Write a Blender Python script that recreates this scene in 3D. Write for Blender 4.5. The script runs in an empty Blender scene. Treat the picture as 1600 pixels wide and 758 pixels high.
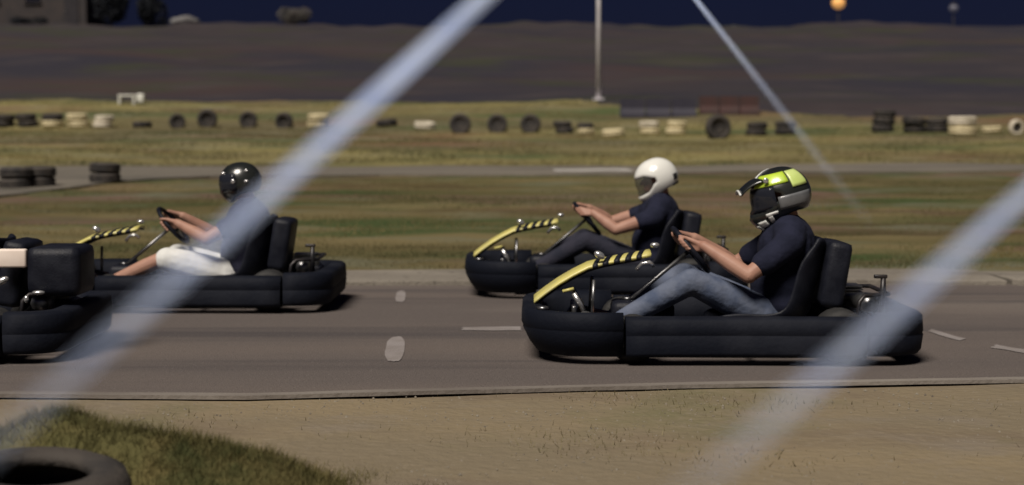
import bpy, bmesh, math, random
import numpy as np
from mathutils import Vector, Matrix
random.seed(7); rng = np.random.default_rng(7)
R = math.radians
sc = bpy.context.scene

# ------------------------------------------------------------------ camera
FPX = 2655.0; CAM_H = 1.17; PITCH = math.atan(164 / FPX)
cam = bpy.data.cameras.new('camera'); cam_o = bpy.data.objects.new('camera', cam)
sc.collection.objects.link(cam_o); sc.camera = cam_o
cam.sensor_width = 36; cam.lens = FPX / 1600 * 36
cam.clip_start = 0.02; cam.clip_end = 2000
cam_o.location = (0, 0, CAM_H); cam_o.rotation_euler = (math.pi / 2 - PITCH, 0, 0)
cam.dof.use_dof = True; cam.dof.focus_distance = 7.8; cam.dof.aperture_fstop = 2.0

# ------------------------------------------------------------------ night sky + floodlight
SUN_EL, SUN_AZ = 54, 205          # azimuth the light comes from, clockwise from +Y
w = bpy.data.worlds.new('World'); sc.world = w; w.use_nodes = True
nt = w.node_tree; nt.nodes.clear()
sky = nt.nodes.new('ShaderNodeTexSky'); sky.sky_type = 'NISHITA'; sky.sun_disc = False
sky.sun_elevation = R(SUN_EL); sky.sun_rotation = R(SUN_AZ)
tint = nt.nodes.new('ShaderNodeMix'); tint.data_type = 'RGBA'; tint.blend_type = 'MULTIPLY'
tint.inputs[0].default_value = 1.0; tint.inputs[7].default_value = (0.36, 0.38, 1.0, 1)
bg = nt.nodes.new('ShaderNodeBackground'); bg.inputs[1].default_value = 0.0045
wo = nt.nodes.new('ShaderNodeOutputWorld')
nt.links.new(sky.outputs[0], tint.inputs[6]); nt.links.new(tint.outputs[2], bg.inputs[0]); nt.links.new(bg.outputs[0], wo.inputs[0])
sl = bpy.data.lights.new('floodlight_sun', 'SUN'); sl.energy = 4.2; sl.angle = R(24); sl.color = (1.0, 0.92, 0.82)
so = bpy.data.objects.new('floodlight_sun', sl); sc.collection.objects.link(so)
d = Vector((math.sin(R(SUN_AZ)) * math.cos(R(SUN_EL)), math.cos(R(SUN_AZ)) * math.cos(R(SUN_EL)), math.sin(R(SUN_EL))))
so.rotation_euler = d.to_track_quat('Z', 'Y').to_euler(); so.location = (0, 0, 30)
sc.view_settings.view_transform = 'Standard'; sc.view_settings.look = 'None'
sc.view_settings.gamma = 1; sc.view_settings.exposure = 0.0
sc.view_settings.use_curve_mapping = False
sc.render.engine = 'CYCLES'; sc.cycles.use_denoising = True

# ------------------------------------------------------------------ helpers
def ray(px, py):
    u = (px - 800) / FPX; v = (379 - py) / FPX
    return Vector((u, math.cos(PITCH) + v * math.sin(PITCH), -math.sin(PITCH) + v * math.cos(PITCH)))
def at(px, py, D):
    r = ray(px, py); return Vector((0, 0, CAM_H)) + r * (D / r.y)
PROF = [(-60, -.020), (8.6, -.020), (13.9, -.05), (14.7, .03), (20, .16), (29.4, .48), (36.5, .52), (45, 1.0), (53, 1.47),
        (58, 2.2), (60.5, 2.42), (62, 2.5), (75, 4.1), (110, 8.4), (122, 8.9), (600, 9.4)]
PX = np.array([p[0] for p in PROF]); PZ = np.array([p[1] for p in PROF])
def gz(x, y):
    z = np.interp(y, PX, PZ)
    a = np.clip((y - 15) / 8, 0, 1) * np.clip((y - 15) / 60, .25, 1.6)
    z = z + np.clip((y - 95) / 15, 0, 1) * (.05 * np.sin(x * .9 + 2) + .05 * np.sin(x * 2.3) + .09 * np.sin(x * .33 + .5))
    return z + a * (.05 * np.sin(x * .61 + y * .4) + .045 * np.sin(x * .27 - y * .23 + 1.3) + .02 * np.sin(x * 1.7 + 2 * y))
def hit(px, py, lo=9.0, hi=140.0):
    r = ray(px, py); prev = lo
    for y in np.linspace(lo, hi, 1600):
        p = Vector((0, 0, CAM_H)) + r * (y / r.y)
        if p.z <= gz(p.x, p.y): return p
    return p
def flat(px, py, z=0.0):
    r = ray(px, py); return Vector((0, 0, CAM_H)) + r * ((z - CAM_H) / r.z)

def link(o, parent=None):
    sc.collection.objects.link(o)
    if parent: o.parent = parent
    return o
def tag(o, label=None, cat=None, group=None, kind=None):
    if label: o['label'] = label
    if cat: o['category'] = cat
    if group: o['group'] = group
    if kind: o['kind'] = kind
    return o
def obj(name, bm, m, parent=None, smooth=True):
    me = bpy.data.meshes.new(name)
    bmesh.ops.recalc_face_normals(bm, faces=bm.faces)
    bm.to_mesh(me); bm.free()
    for mm in (m if isinstance(m, (list, tuple)) else [m]): me.materials.append(mm)
    for p in me.polygons: p.use_smooth = smooth
    return link(bpy.data.objects.new(name, me), parent)
def empty(name, loc, rz=0):
    o = bpy.data.objects.new(name, None); link(o); o.location = loc; o.rotation_euler = (0, 0, rz); o.empty_display_size = .1
    return o
def copy_tree(o, parent=None):
    c = o.copy(); link(c)
    if parent: c.parent = parent
    for ch in list(o.children): copy_tree(ch, c)
    return c
def tri_stuff(name, P, T, m):
    me = bpy.data.meshes.new(name)
    me.vertices.add(len(P)); me.vertices.foreach_set('co', P.astype(np.float32).ravel())
    n = len(T); me.loops.add(n * 3); me.loops.foreach_set('vertex_index', T.astype(np.int32).ravel())
    me.polygons.add(n); me.polygons.foreach_set('loop_start', np.arange(0, n * 3, 3, dtype=np.int32))
    me.update(calc_edges=True); me.materials.append(m)
    return link(bpy.data.objects.new(name, me))

def box(bm, c, s, bev=0.0, rot=None):
    r = bmesh.ops.create_cube(bm, size=1)
    M = Matrix.Translation(c) @ (rot.to_4x4() if rot else Matrix()) @ Matrix.Diagonal((*s, 1))
    bmesh.ops.transform(bm, matrix=M, verts=r['verts'])
    if bev:
        es = list({e for v in r['verts'] for e in v.link_edges})
        bmesh.ops.bevel(bm, geom=es, offset=bev, segments=2, profile=.6, affect='EDGES')
def frame(t):
    t = t.normalized(); a = Vector((0, 0, 1)) if abs(t.z) < .9 else Vector((0, 1, 0))
    n = t.cross(a).normalized(); return n, t.cross(n).normalized()
def tube(bm, pts, r, seg=8, closed=False, cap=True):
    pts = [Vector(p) for p in pts]; N = len(pts); rings = []
    rr = r if isinstance(r, (list, tuple)) else [r] * N
    n = None
    for i, p in enumerate(pts):
        if closed: t = pts[(i + 1) % N] - pts[i - 1]
        else: t = pts[min(i + 1, N - 1)] - pts[max(i - 1, 0)]
        t.normalize()
        if n is None: n, _ = frame(t)
        n = (n - t * n.dot(t)).normalized(); b = t.cross(n)
        rings.append([bm.verts.new(p + (n * math.cos(2 * math.pi * k / seg) + b * math.sin(2 * math.pi * k / seg)) * rr[i]) for k in range(seg)])
    for i in range(N if closed else N - 1):
        A, B = rings[i], rings[(i + 1) % N]
        for k in range(seg): bm.faces.new((A[k], A[(k + 1) % seg], B[(k + 1) % seg], B[k]))
    if not closed and cap: bm.faces.new(rings[0][::-1]); bm.faces.new(rings[-1])
def lathe(bm, prof, seg, M, closed=True):
    rings = []
    for k in range(seg):
        a = 2 * math.pi * k / seg
        rings.append([bm.verts.new(M @ Vector((r * math.cos(a), r * math.sin(a), z))) for r, z in prof])
    n = len(prof)
    for k in range(seg):
        A, B = rings[k], rings[(k + 1) % seg]
        for i in range(n if closed else n - 1): bm.faces.new((A[i], A[(i + 1) % n], B[(i + 1) % n], B[i]))
def capsule(bm, p0, p1, r0, r1, seg=12):
    p0, p1 = Vector(p0), Vector(p1); t = (p1 - p0); L = t.length; t.normalize()
    pts, rs = [], []
    for k in range(5):
        a = -math.pi / 2 + .12 + (math.pi / 2 - .12) * k / 4; pts.append(p0 + t * r0 * math.sin(a)); rs.append(r0 * math.cos(a))
    for k in range(5):
        a = (math.pi / 2 - .12) * k / 4; pts.append(p1 + t * r1 * math.sin(a)); rs.append(r1 * math.cos(a))
    tube(bm, pts, rs, seg)
def ball(bm, c, s, rot=None):
    r = bmesh.ops.create_uvsphere(bm, u_segments=18, v_segments=12, radius=1)
    bmesh.ops.transform(bm, matrix=Matrix.Translation(c) @ (rot.to_4x4() if rot else Matrix()) @ Matrix.Diagonal((*s, 1)), verts=r['verts'])
def chain(bm, pts, rs):
    for i in range(len(pts) - 1): capsule(bm, pts[i], pts[i + 1], rs[i], rs[i + 1])
def fuse(name, bm, m, parent, voxel, it=4):
    """several overlapping volumes -> one continuous skin"""
    o = obj(name, bm, m, None)
    md = o.modifiers.new('r', 'REMESH'); md.mode = 'VOXEL'; md.voxel_size = voxel
    ms = o.modifiers.new('s', 'SMOOTH'); ms.iterations = it; ms.factor = .5
    dg = bpy.context.evaluated_depsgraph_get()
    me = bpy.data.meshes.new_from_object(o.evaluated_get(dg))
    o.modifiers.clear(); old = o.data; o.data = me; bpy.data.meshes.remove(old); me.name = name
    for p in me.polygons: p.use_smooth = True
    if parent: o.parent = parent
    return o

# ------------------------------------------------------------------ materials
def mat(name, col, rough=.6, col2=None, scale=8, stretch=(1, 1, 1), bump=0, bscale=60, metal=0, spec=.5, detail=5, ramp=(.38, .62), coord='Object', coat=0, rvar=0):
    m = bpy.data.materials.new(name); m.use_nodes = True; t = m.node_tree; b = t.nodes['Principled BSDF']
    b.inputs['Base Color'].default_value = (*col, 1); b.inputs['Roughness'].default_value = rough
    b.inputs['Metallic'].default_value = metal; b.inputs['Specular IOR Level'].default_value = spec; b.inputs['Coat Weight'].default_value = coat
    tc = t.nodes.new('ShaderNodeTexCoord'); mp = t.nodes.new('ShaderNodeMapping'); mp.inputs['Scale'].default_value = stretch
    t.links.new(tc.outputs[coord], mp.inputs[0])
    if col2 is not None:
        n = t.nodes.new('ShaderNodeTexNoise'); n.inputs['Scale'].default_value = scale; n.inputs['Detail'].default_value = detail
        t.links.new(mp.outputs[0], n.inputs['Vector'])
        r = t.nodes.new('ShaderNodeValToRGB'); r.color_ramp.elements[0].position = ramp[0]; r.color_ramp.elements[1].position = ramp[1]
        r.color_ramp.elements[0].color = (*col, 1); r.color_ramp.elements[1].color = (*col2, 1)
        t.links.new(n.outputs['Fac'], r.inputs[0]); t.links.new(r.outputs[0], b.inputs['Base Color'])
        if rvar:
            mr = t.nodes.new('ShaderNodeMapRange'); mr.inputs[3].default_value = rough - rvar; mr.inputs[4].default_value = rough + rvar
            t.links.new(n.outputs['Fac'], mr.inputs[0]); t.links.new(mr.outputs[0], b.inputs['Roughness'])
    if bump:
        n2 = t.nodes.new('ShaderNodeTexNoise'); n2.inputs['Scale'].default_value = bscale; n2.inputs['Detail'].default_value = 6
        t.links.new(tc.outputs[coord], n2.inputs['Vector'])
        bp = t.nodes.new('ShaderNodeBump'); bp.inputs['Strength'].default_value = bump; bp.inputs['Distance'].default_value = .02
        t.links.new(n2.outputs['Fac'], bp.inputs['Height']); t.links.new(bp.outputs[0], b.inputs['Normal'])
    return m
def layered(name, layers, base, rough=.95, bump=.5, bscale=30):
    """base colour overlaid by noise patches: (colour, scale, stretch, lo, hi)"""
    m = bpy.data.materials.new(name); m.use_nodes = True; t = m.node_tree; b = t.nodes['Principled BSDF']
    b.inputs['Roughness'].default_value = rough; b.inputs['Specular IOR Level'].default_value = .25
    g = t.nodes.new('ShaderNodeNewGeometry'); prev = None
    for i, (c, s, st, lo, hi) in enumerate(layers):
        mp = t.nodes.new('ShaderNodeMapping'); mp.inputs['Scale'].default_value = st; mp.inputs['Location'].default_value = (i * 7.3, i * 3.1, i * 1.7)
        t.links.new(g.outputs['Position'], mp.inputs[0])
        n = t.nodes.new('ShaderNodeTexNoise'); n.inputs['Scale'].default_value = s; n.inputs['Detail'].default_value = 6; n.inputs['Roughness'].default_value = .6
        t.links.new(mp.outputs[0], n.inputs['Vector'])
        mr = t.nodes.new('ShaderNodeMapRange'); mr.inputs[1].default_value = lo; mr.inputs[2].default_value = hi
        t.links.new(n.outputs['Fac'], mr.inputs[0])
        mx = t.nodes.new('ShaderNodeMix'); mx.data_type = 'RGBA'; mx.inputs[7].default_value = (*c, 1)
        t.links.new(mr.outputs[0], mx.inputs[0])
        if prev is None: mx.inputs[6].default_value = (*base, 1)
        else: t.links.new(prev, mx.inputs[6])
        prev = mx.outputs[2]
    t.links.new(prev, b.inputs['Base Color'])
    n2 = t.nodes.new('ShaderNodeTexNoise'); n2.inputs['Scale'].default_value = bscale; n2.inputs['Detail'].default_value = 8
    t.links.new(g.outputs['Position'], n2.inputs['Vector'])
    bp = t.nodes.new('ShaderNodeBump'); bp.inputs['Strength'].default_value = bump; bp.inputs['Distance'].default_value = .03
    t.links.new(n2.outputs['Fac'], bp.inputs['Height']); t.links.new(bp.outputs[0], b.inputs['Normal'])
    return m
def glow(name, col, strength):
    m = bpy.data.materials.new(name); m.use_nodes = True; b = m.node_tree.nodes['Principled BSDF']
    b.inputs['Base Color'].default_value = (*col, 1); b.inputs['Emission Color'].default_value = (*col, 1); b.inputs['Emission Strength'].default_value = strength
    return m
def clear(name, col, alpha):
    m = bpy.data.materials.new(name); m.use_nodes = True; b = m.node_tree.nodes['Principled BSDF']
    b.inputs['Base Color'].default_value = (*col, 1); b.inputs['Alpha'].default_value = alpha; b.inputs['Roughness'].default_value = .12
    return m

M_bank = layered('bank_soil_grass', [
    ((.160, .128, .060), .35, (.35, 1, 1), .42, .60), ((.044, .066, .020), .5, (.3, 1.2, 1), .49, .60),
    ((.135, .082, .062), .42, (.4, 1, 1), .51, .62), ((.130, .130, .085), 1.1, (.3, 1, 1), .53, .66), ((.068, .050, .022), .8, (.25, 1, 1), .53, .64)], (.092, .076, .030))
M_upper = layered('upper_bank_grass', [
    ((.215, .185, .075), .16, (.4, 1, 1), .42, .58), ((.072, .090, .034), .35, (.3, 1.2, 1), .5, .62),
    ((.15, .088, .052), .25, (.4, 1, 1), .54, .66), ((.20, .18, .12), 1.2, (.3, 1, 1), .54, .72)], (.118, .1, .052))
M_verge = layered('sandy_verge', [
    ((.225, .178, .112), .9, (.7, 1, 1), .4, .64), ((.165, .128, .088), 1.3, (.6, 1, 1), .5, .68), ((.150, .138, .074), .7, (1, 1, 1), .54, .70), ((.205, .172, .135), 1.1, (1, 1, 1), .54, .7),
    ((.235, .195, .14), 18, (1, 1, 1), .55, .8)], (.190, .155, .104), bump=.45, bscale=20)
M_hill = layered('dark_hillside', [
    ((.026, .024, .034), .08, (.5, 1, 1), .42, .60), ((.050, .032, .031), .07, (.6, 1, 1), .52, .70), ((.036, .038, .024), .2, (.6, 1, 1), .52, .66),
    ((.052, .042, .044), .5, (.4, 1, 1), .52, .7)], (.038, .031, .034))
M_asph = layered('worn_asphalt', [
    ((.138, .114, .102), .5, (.25, 1, 1), .42, .62), ((.070, .061, .062), .8, (.10, 1.6, 1), .5, .66), ((.168, .144, .128), .35, (.35, 1, 1), .55, .7),
    ((.20, .18, .165), 60, (1, 1, 1), .58, .72), ((.045, .041, .041), 75, (1, 1, 1), .56, .7)], (.116, .098, .091), rough=.85, bump=.35, bscale=110)
M_asph2 = layered('far_asphalt', [((.185, .165, .135), .4, (.3, 1, 1), .4, .62), ((.10, .092, .078), .9, (.3, 1, 1), .5, .66)], (.14, .125, .106), rough=.9)
M_conc = layered('kerb_concrete', [((.24, .215, .18), 1.1, (.5, 1, 1), .4, .64), ((.105, .095, .08), 1.6, (.4, 1, 1), .52, .7), ((.07, .062, .052), 14, (1, 1, 1), .58, .75)], (.18, .16, .135), bump=.4)
M_lip = layered('asphalt_lip', [((.15, .13, .115), .5, (.5, 1, 1), .42, .6), ((.40, .37, .33), .35, (.4, 1, 1), .5, .62)], (.24, .215, .19), bump=.3)
M_paint = layered('worn_white_paint', [((.22, .195, .185), 4, (1, 1, 1), .45, .68), ((.17, .15, .14), 2, (1, 1, 1), .5, .7)], (.27, .245, .24), rough=.8, bump=.3, bscale=90)
M_grass = layered('grass_blades', [((.18, .145, .060), .35, (.4, 1, 1), .42, .58), ((.046, .064, .022), .5, (.4, 1, 1), .5, .65), ((.20, .15, .085), 3, (1, 1, 1), .55, .75)], (.092, .084, .038), rough=.8, bump=0)
M_mound = layered('mound_grass', [((.150, .115, .045), 1.5, (1, 1, 1), .45, .62), ((.055, .060, .020), 3, (1, 1, 1), .5, .66)], (.085, .078, .028), rough=.9, bump=.4)
M_dry = layered('dry_grass', [((.24, .2, .12), 4, (1, 1, 1), .45, .65)], (.14, .12, .06), rough=.9, bump=0)
M_peb = layered('pebbles', [((.22, .195, .155), 12, (1, 1, 1), .45, .6), ((.1, .085, .07), 15, (1, 1, 1), .52, .65)], (.2, .17, .13), rough=.9, bump=.2)

M_black = mat('black_plastic', (.0075, .0085, .0145), .5, (.013, .0145, .022), 14, bump=.12, bscale=90, rvar=.1, spec=.2)
M_black2 = mat('scuffed_black_plastic', (.0062, .0078, .0140), .7, (.019, .021, .029), 3.5, bump=.14, bscale=45, ramp=(.45, .78), rvar=.12, spec=.12)
M_steel = mat('grey_steel', (.30, .30, .31), .35, (.2, .2, .2), 20, metal=.9)
M_chrome = mat('bright_steel', (.75, .74, .74), .22, (.55, .55, .55), 30, metal=.75)
M_frame = mat('dark_frame_tube', (.02, .02, .024), .4, (.035, .03, .03), 20, metal=.3)
M_yellow = mat('yellow_plastic', (.62, .55, .16), .35, (.5, .46, .19), 18, ramp=(.4, .75))
M_tyre = mat('kart_rubber', (.012, .012, .013), .75, (.025, .024, .023), 12, bump=.2)
M_tyreold = mat('old_tyre_rubber', (.020, .018, .018), .85, (.05, .042, .036), 6, bump=.3, bscale=40)
M_tyrecream = mat('cream_painted_tyre', (.58, .50, .31), .7, (.30, .25, .14), 5, bump=.3, bscale=40, ramp=(.45, .75))
M_tyrewhite = mat('white_painted_tyre', (.62, .56, .45), .7, (.32, .28, .2), 5, bump=.3, bscale=40, ramp=(.45, .75))
M_skin = mat('skin', (.40, .225, .165), .55, (.33, .17, .125), 12, ramp=(.4, .7), spec=.35)
M_navy = mat('navy_cotton', (.010, .012, .026), .9, (.015, .017, .036), 16, bump=.8, bscale=11, spec=.2)
M_dark = mat('charcoal_cotton', (.014, .015, .030), .9, (.020, .020, .038), 16, bump=.25, bscale=35, spec=.2)
M_jean = mat('blue_denim', (.070, .090, .145), .9, (.125, .145, .20), 9, bump=.8, bscale=12, spec=.2)
M_white_cl = mat('white_cotton', (.78, .78, .76), .9, (.66, .66, .64), 9, bump=.6, bscale=10, spec=.2)
M_trou = mat('dark_trousers', (.02, .022, .035), .9, (.03, .03, .045), 9, bump=.3, spec=.2)
M_shoe = mat('shoe', (.03, .03, .035), .6, (.06, .06, .06), 12)
M_hwhite = mat('white_helmet_shell', (.80, .80, .76), .25, (.72, .72, .68), 5, coat=.4)
M_hblack = mat('black_helmet_shell', (.012, .014, .014), .30, (.02, .022, .02), 6, coat=.7)
M_lime = mat('lime_graphic', (.52, .70, .06), .3, (.42, .58, .05), 9, coat=.4)
M_limep = mat('pale_lime_graphic', (.66, .78, .30), .3, (.55, .68, .2), 9, coat=.4)
M_grey = mat('grey_graphic', (.16, .165, .175), .35, (.10, .105, .11), 9, coat=.3)
M_wgraf = mat('white_graphic', (.75, .76, .74), .3, (.55, .56, .55), 14)
M_liner = mat('black_liner', (.01, .01, .011), .95)
M_visor = clear('smoke_visor', (.12, .125, .12), .25)
M_visord = clear('dark_visor', (.02, .022, .03), .9)
M_wire = mat('pale_blue_rope', (.57, .69, 1.0), .6, (.68, .78, 1.0), 30, metal=0.0, spec=.6)
M_pole = mat('pale_painted_pole', (.80, .77, .80), .5, (.68, .65, .68), 5)
M_wallb = mat('brown_render', (.050, .040, .038), .9, (.036, .031, .032), 1.2, bump=.3, bscale=8)
M_roof = mat('dark_roof', (.02, .018, .022), .9, (.03, .026, .03), 2)
M_win = mat('dark_window', (.008, .009, .014), .2, (.012, .012, .02), 2)
M_leafd = mat('dark_leaves', (.012, .014, .020), .8, (.020, .022, .026), 1.5, spec=.2)
M_leafp = mat('pale_leaves', (.13, .115, .105), .8, (.085, .08, .07), 1.5)
M_bark = mat('bark', (.03, .024, .02), .9, (.045, .036, .03), 6)
M_rock = mat('pale_rock', (.17, .165, .165), .9, (.11, .105, .105), 1.5, bump=.5, bscale=4)
M_bench = mat('white_bench_plastic', (.72, .72, .66), .5, (.6, .6, .55), 4)
M_bar_n = mat('navy_barrier', (.017, .015, .030), .7, (.024, .021, .036), 2)
M_bar_r = mat('maroon_barrier', (.055, .021, .019), .8, (.040, .021, .019), 2)
M_amber = glow('amber_light', (.85, .42, .13), .5)
M_dim = glow('dim_white_light', (.10, .10, .13), .25)
M_pt = glow('white_light', (.9, .88, 1.0), .5)

# ------------------------------------------------------------------ the setting
def hill_y(x): return np.interp(x, [2.2, 4.2, 12], [61.5, 57.4, 56.0])
def ground():
    bm = bmesh.new()
    ys = list(np.arange(-8, 8.01, .4)) + list(np.arange(8.6, 14, .9)) + list(np.arange(14, 62, .4)) + list(np.arange(62, 124, 1.5)) + [130, 150, 200, 300, 600]
    xs = [-300, -150, -90, -60, -45, -36] + list(np.arange(-30, 30.1, .5)) + [36, 45, 60, 90, 150, 300]
    V = []
    for y in ys:
        row = []
        for x in xs:
            z = float(gz(x, y))
            if y < 8.2: z += random.uniform(-.007, .007) if y > 2 else 0
            elif 14.8 < y < 62: z += random.uniform(-.02, .02)
            row.append(bm.verts.new((x, y, z)))
        V.append(row)
    for j in range(len(ys) - 1):
        for i in range(len(xs) - 1):
            f = bm.faces.new((V[j][i], V[j][i + 1], V[j + 1][i + 1], V[j + 1][i]))
            yc = (ys[j] + ys[j + 1]) / 2
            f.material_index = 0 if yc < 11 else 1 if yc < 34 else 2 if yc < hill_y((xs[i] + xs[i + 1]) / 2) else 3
    return tag(obj('ground', bm, [M_verge, M_bank, M_upper, M_hill]), kind='structure')
ground()

edge_px = [(-700, 611), (0, 615), (400, 618), (600, 612), (1100, 600), (1600, 592), (2300, 583)]
def edge_y(x):
    pts = [flat(*p) for p in edge_px]
    return float(np.interp(x, [p.x for p in pts], [p.y for p in pts]))
def slab(name, xs, y0, y1, ztop, zbot, m, jit=0):
    """ribbon slab between two depth functions"""
    bm = bmesh.new(); rows = []
    for x in xs:
        a = y0(x) + random.uniform(-jit, jit); b = y1(x) + random.uniform(-jit, jit)
        n = 8; top = [bm.verts.new((x, a + (b - a) * k / n, ztop(x, a + (b - a) * k / n))) for k in range(n + 1)]
        rows.append([bm.verts.new((x, a, ztop(x, a) - zbot))] + top + [bm.verts.new((x, b, ztop(x, b) - zbot))])
    for A, B in zip(rows, rows[1:]):
        for k in range(len(A) - 1): bm.faces.new((A[k], B[k], B[k + 1], A[k + 1]))
    return obj(name, bm, m, smooth=False)
tag(slab('track', np.arange(-40, 40.1, .25), edge_y, lambda x: 14.35, lambda x, y: 0.0, .12, M_asph, .008), kind='structure')
# pale lip of the asphalt, a strip of bare concrete
tag(slab('track_edge', np.arange(-16, 16.1, .2), lambda x: edge_y(x) - .05, lambda x: edge_y(x) + .03, lambda x, y: .006, .018, M_lip, .006), kind='structure')
# far kerb, cast slab by slab
kerb = empty('kerb', (0, 13.8, 0)); tag(kerb, kind='structure')
x = -13.0
while x < 13:
    L = random.uniform(1.0, 1.5); bm = bmesh.new()
    box(bm, (0, 0, 0), (L - .03, .95 + random.uniform(-.05, .05), .10), .012)
    k = obj('kerb_slab', bm, M_conc, kerb, False); k.location = (x + L / 2, .12 + random.uniform(-.03, .03), .005 + random.uniform(-.012, .012))
    k.rotation_euler = (R(random.uniform(-1, 1)), R(random.uniform(-.5, .5)), R(random.uniform(-.8, .8)))
    x += L
ft = [(-300, 318, 262), (0, 311, 262), (100, 297, 262), (200, 285, 262), (320, 278, 262), (600, 275, 263), (1000, 273, 262), (1150, 270, 260), (1600, 268, 259), (1900, 267, 258)]
A = [hit(p[0], p[1]) for p in ft]; B = [hit(p[0], p[2]) for p in ft]
ax, ay = [p.x for p in A], [p.y for p in A]; by_ = [min(p.y, 38) for p in B]; bx_ = [p.x for p in B]
tag(slab('far_track', np.arange(-14, 14.1, .4), lambda x: float(np.interp(x, ax, ay)), lambda x: float(np.interp(x, bx_, by_)), lambda x, y: float(gz(x, y)) + .035, .2, M_asph2, .03), kind='structure')

def mark(name, px, z=.004, rounded=False):
    c = [flat(p[0], p[1], z) for p in px]; bm = bmesh.new(); n = 24; pts = []
    if rounded:
        m = sum(c, Vector()) / 4; ex = (c[1] - c[0]) / 2; ey = (c[3] - c[0]) / 2
        for i in range(n):
            a = 2 * math.pi * i / n; ca, sa = math.cos(a), math.sin(a); k = (abs(ca) ** 3 + abs(sa) ** 3) ** (-1 / 3) * random.uniform(.94, 1.04)
            pts.append(m + ex * ca * k + ey * sa * k)
    else:
        for i in range(4):
            for j in range(6): pts.append(c[i].lerp(c[(i + 1) % 4], j / 6) + Vector((random.uniform(-.008, .008), random.uniform(-.012, .012), 0)))
    bm.faces.new([bm.verts.new(p) for p in pts])
    return tag(obj(name, bm, M_paint, smooth=False), kind='structure')
mark('painted_track_mark', [(599, 564), (630, 564), (633, 528), (606, 525)], rounded=True)
mark('painted_track_mark', [(618, 472), (634, 472), (632, 454), (620, 454)], rounded=True)
mark('painted_track_line', [(722, 516), (815, 516), (815, 510), (722, 511)])
mark('painted_track_line', [(1450, 518), (1500, 532), (1508, 529), (1456, 514)])
mark('painted_track_line', [(1548, 543), (1610, 553), (1612, 548), (1555, 538)])
bm = bmesh.new()   # white edge line on the far track
xs = np.linspace(at(868, 268, 31).x, at(992, 268, 31).x, 12)
v = [[bm.verts.new((x, y, float(gz(x, y)) + .042)) for y in (31.2, 33.2)] for x in xs]
for a, b in zip(v, v[1:]): bm.faces.new((a[0], b[0], b[1], a[1]))
tag(obj('painted_track_line', bm, mat('white_line', (.5, .48, .45), .8, (.3, .28, .26), 2), smooth=False), kind='structure')

# ------------------------------------------------------------------ wire fence close to the lens
def at3(px, py, D0=1.8, D1=.92):
    return at(px, py, D0 + (D1 - D0) * (py / 758.0))
fence = empty('fence_netting', at3(800, 379))
tag(fence, 'slack pale blue rope netting close to the lens, badly out of focus', 'netting')
def cord(p, q, w0, w1, r0, r1, e0=.15, e1=.25, D0=1.8, D1=.92, n_fil=9):
    """one cord of the net: a bundle of filaments, thinned towards its lower end to imitate a fade"""
    P, Q = at3(*p, D0, D1), at3(*q, D0, D1); t = (Q - P); P2 = P - t * e0; Q2 = Q + t * e1
    side = t.cross(Vector((0, 1, 0))).normalized(); dep = t.cross(side).normalized(); n = 36
    c = empty('cord', (0, 0, 0)); c.parent = fence; c.location = -fence.location
    for i in range(n_fil):
        u = -1 + 2 * i / (n_fil - 1); spread = u * (.55 + .45 * abs(u)); ph = random.random() * 6; bm = bmesh.new(); pts, rs = [], []
        for k in range(n + 1):
            a = k / n; m = min(max(a * (1 + e0 + e1) - e0, 0), 1); m = m ** .8; wd = w0 + (w1 - w0) * m; r = r0 + (r1 - r0) * m  # fade put into the shape: radius shrinks down the cord
            pts.append(P2 + (Q2 - P2) * a + side * (wd * spread + .25 * r * math.sin(a * 22 + ph)) + dep * r * math.cos(a * 15 + ph) * .6); rs.append(r)
        tube(bm, pts, rs, 7); obj('filament', bm, M_wire, c)
cord((752, 0), (20, 668), .0062, .0062, .00170, .00012)
cord((1600, 308), (1090, 758), .0060, .0062, .00130, .00008, .6, .15)
cord((1088, 0), (1360, 350), .0042, .0050, .0007, .00002, .4, .0, 4.2, 1.0, 5)

# ------------------------------------------------------------------ tyres
def tyre_bm(Ro=.30, W=.20, seg=28):
    bm = bmesh.new(); Ri = Ro * .56; h = W / 2
    prof = [(Ri, -h * .55), (Ri * 1.08, -h * .9), (Ro * .8, -h), (Ro * .95, -h * .82), (Ro * .985, -h * .55), (Ro, -h * .5), (Ro, -h * .12), (Ro * .97, -h * .1), (Ro * .97, h * .1),
            (Ro, h * .12), (Ro, h * .5), (Ro * .985, h * .55), (Ro * .95, h * .82), (Ro * .8, h), (Ri * 1.08, h * .9), (Ri, h * .55), (Ri * 1.25, h * .4), (Ro * .9, h * .35), (Ro * .9, -h * .35), (Ri * 1.25, -h * .4)]
    lathe(bm, prof, seg, Matrix()); return bm
def tyre_mesh(m):
    o = obj('tyre', tyre_bm(), m); me = o.data; bpy.data.objects.remove(o); return me
TM = {'black': tyre_mesh(M_tyreold), 'cream': tyre_mesh(M_tyrecream), 'white': tyre_mesh(M_tyrewhite)}
bm = bmesh.new(); lathe(bm, [(.001, -.03), (.1, -.03), (.19, -.06), (.19, .06), (.1, .03), (.001, .03)], 20, Matrix(), False)
o = obj('rim', bm, M_tyreold); DISC = o.data; bpy.data.objects.remove(o)
ORD = ['first', 'second', 'third', 'fourth', 'fifth', 'sixth', 'seventh', 'eighth', 'ninth', 'tenth', 'eleventh', 'twelfth', 'thirteenth', 'fourteenth', 'fifteenth', 'sixteenth', 'seventeenth', 'eighteenth', 'nineteenth', 'twentieth',
       'twenty-first', 'twenty-second', 'twenty-third', 'twenty-fourth', 'twenty-fifth', 'twenty-sixth', 'twenty-seventh', 'twenty-eighth', 'twenty-ninth', 'thirtieth']
def place_tyre(loc, col, rot, sc_, label, group):
    o = bpy.data.objects.new('tyre', TM[col]); link(o); o.location = loc; o.rotation_euler = rot; o.scale = (sc_,) * 3
    return tag(o, label, 'tyre', group)
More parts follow.
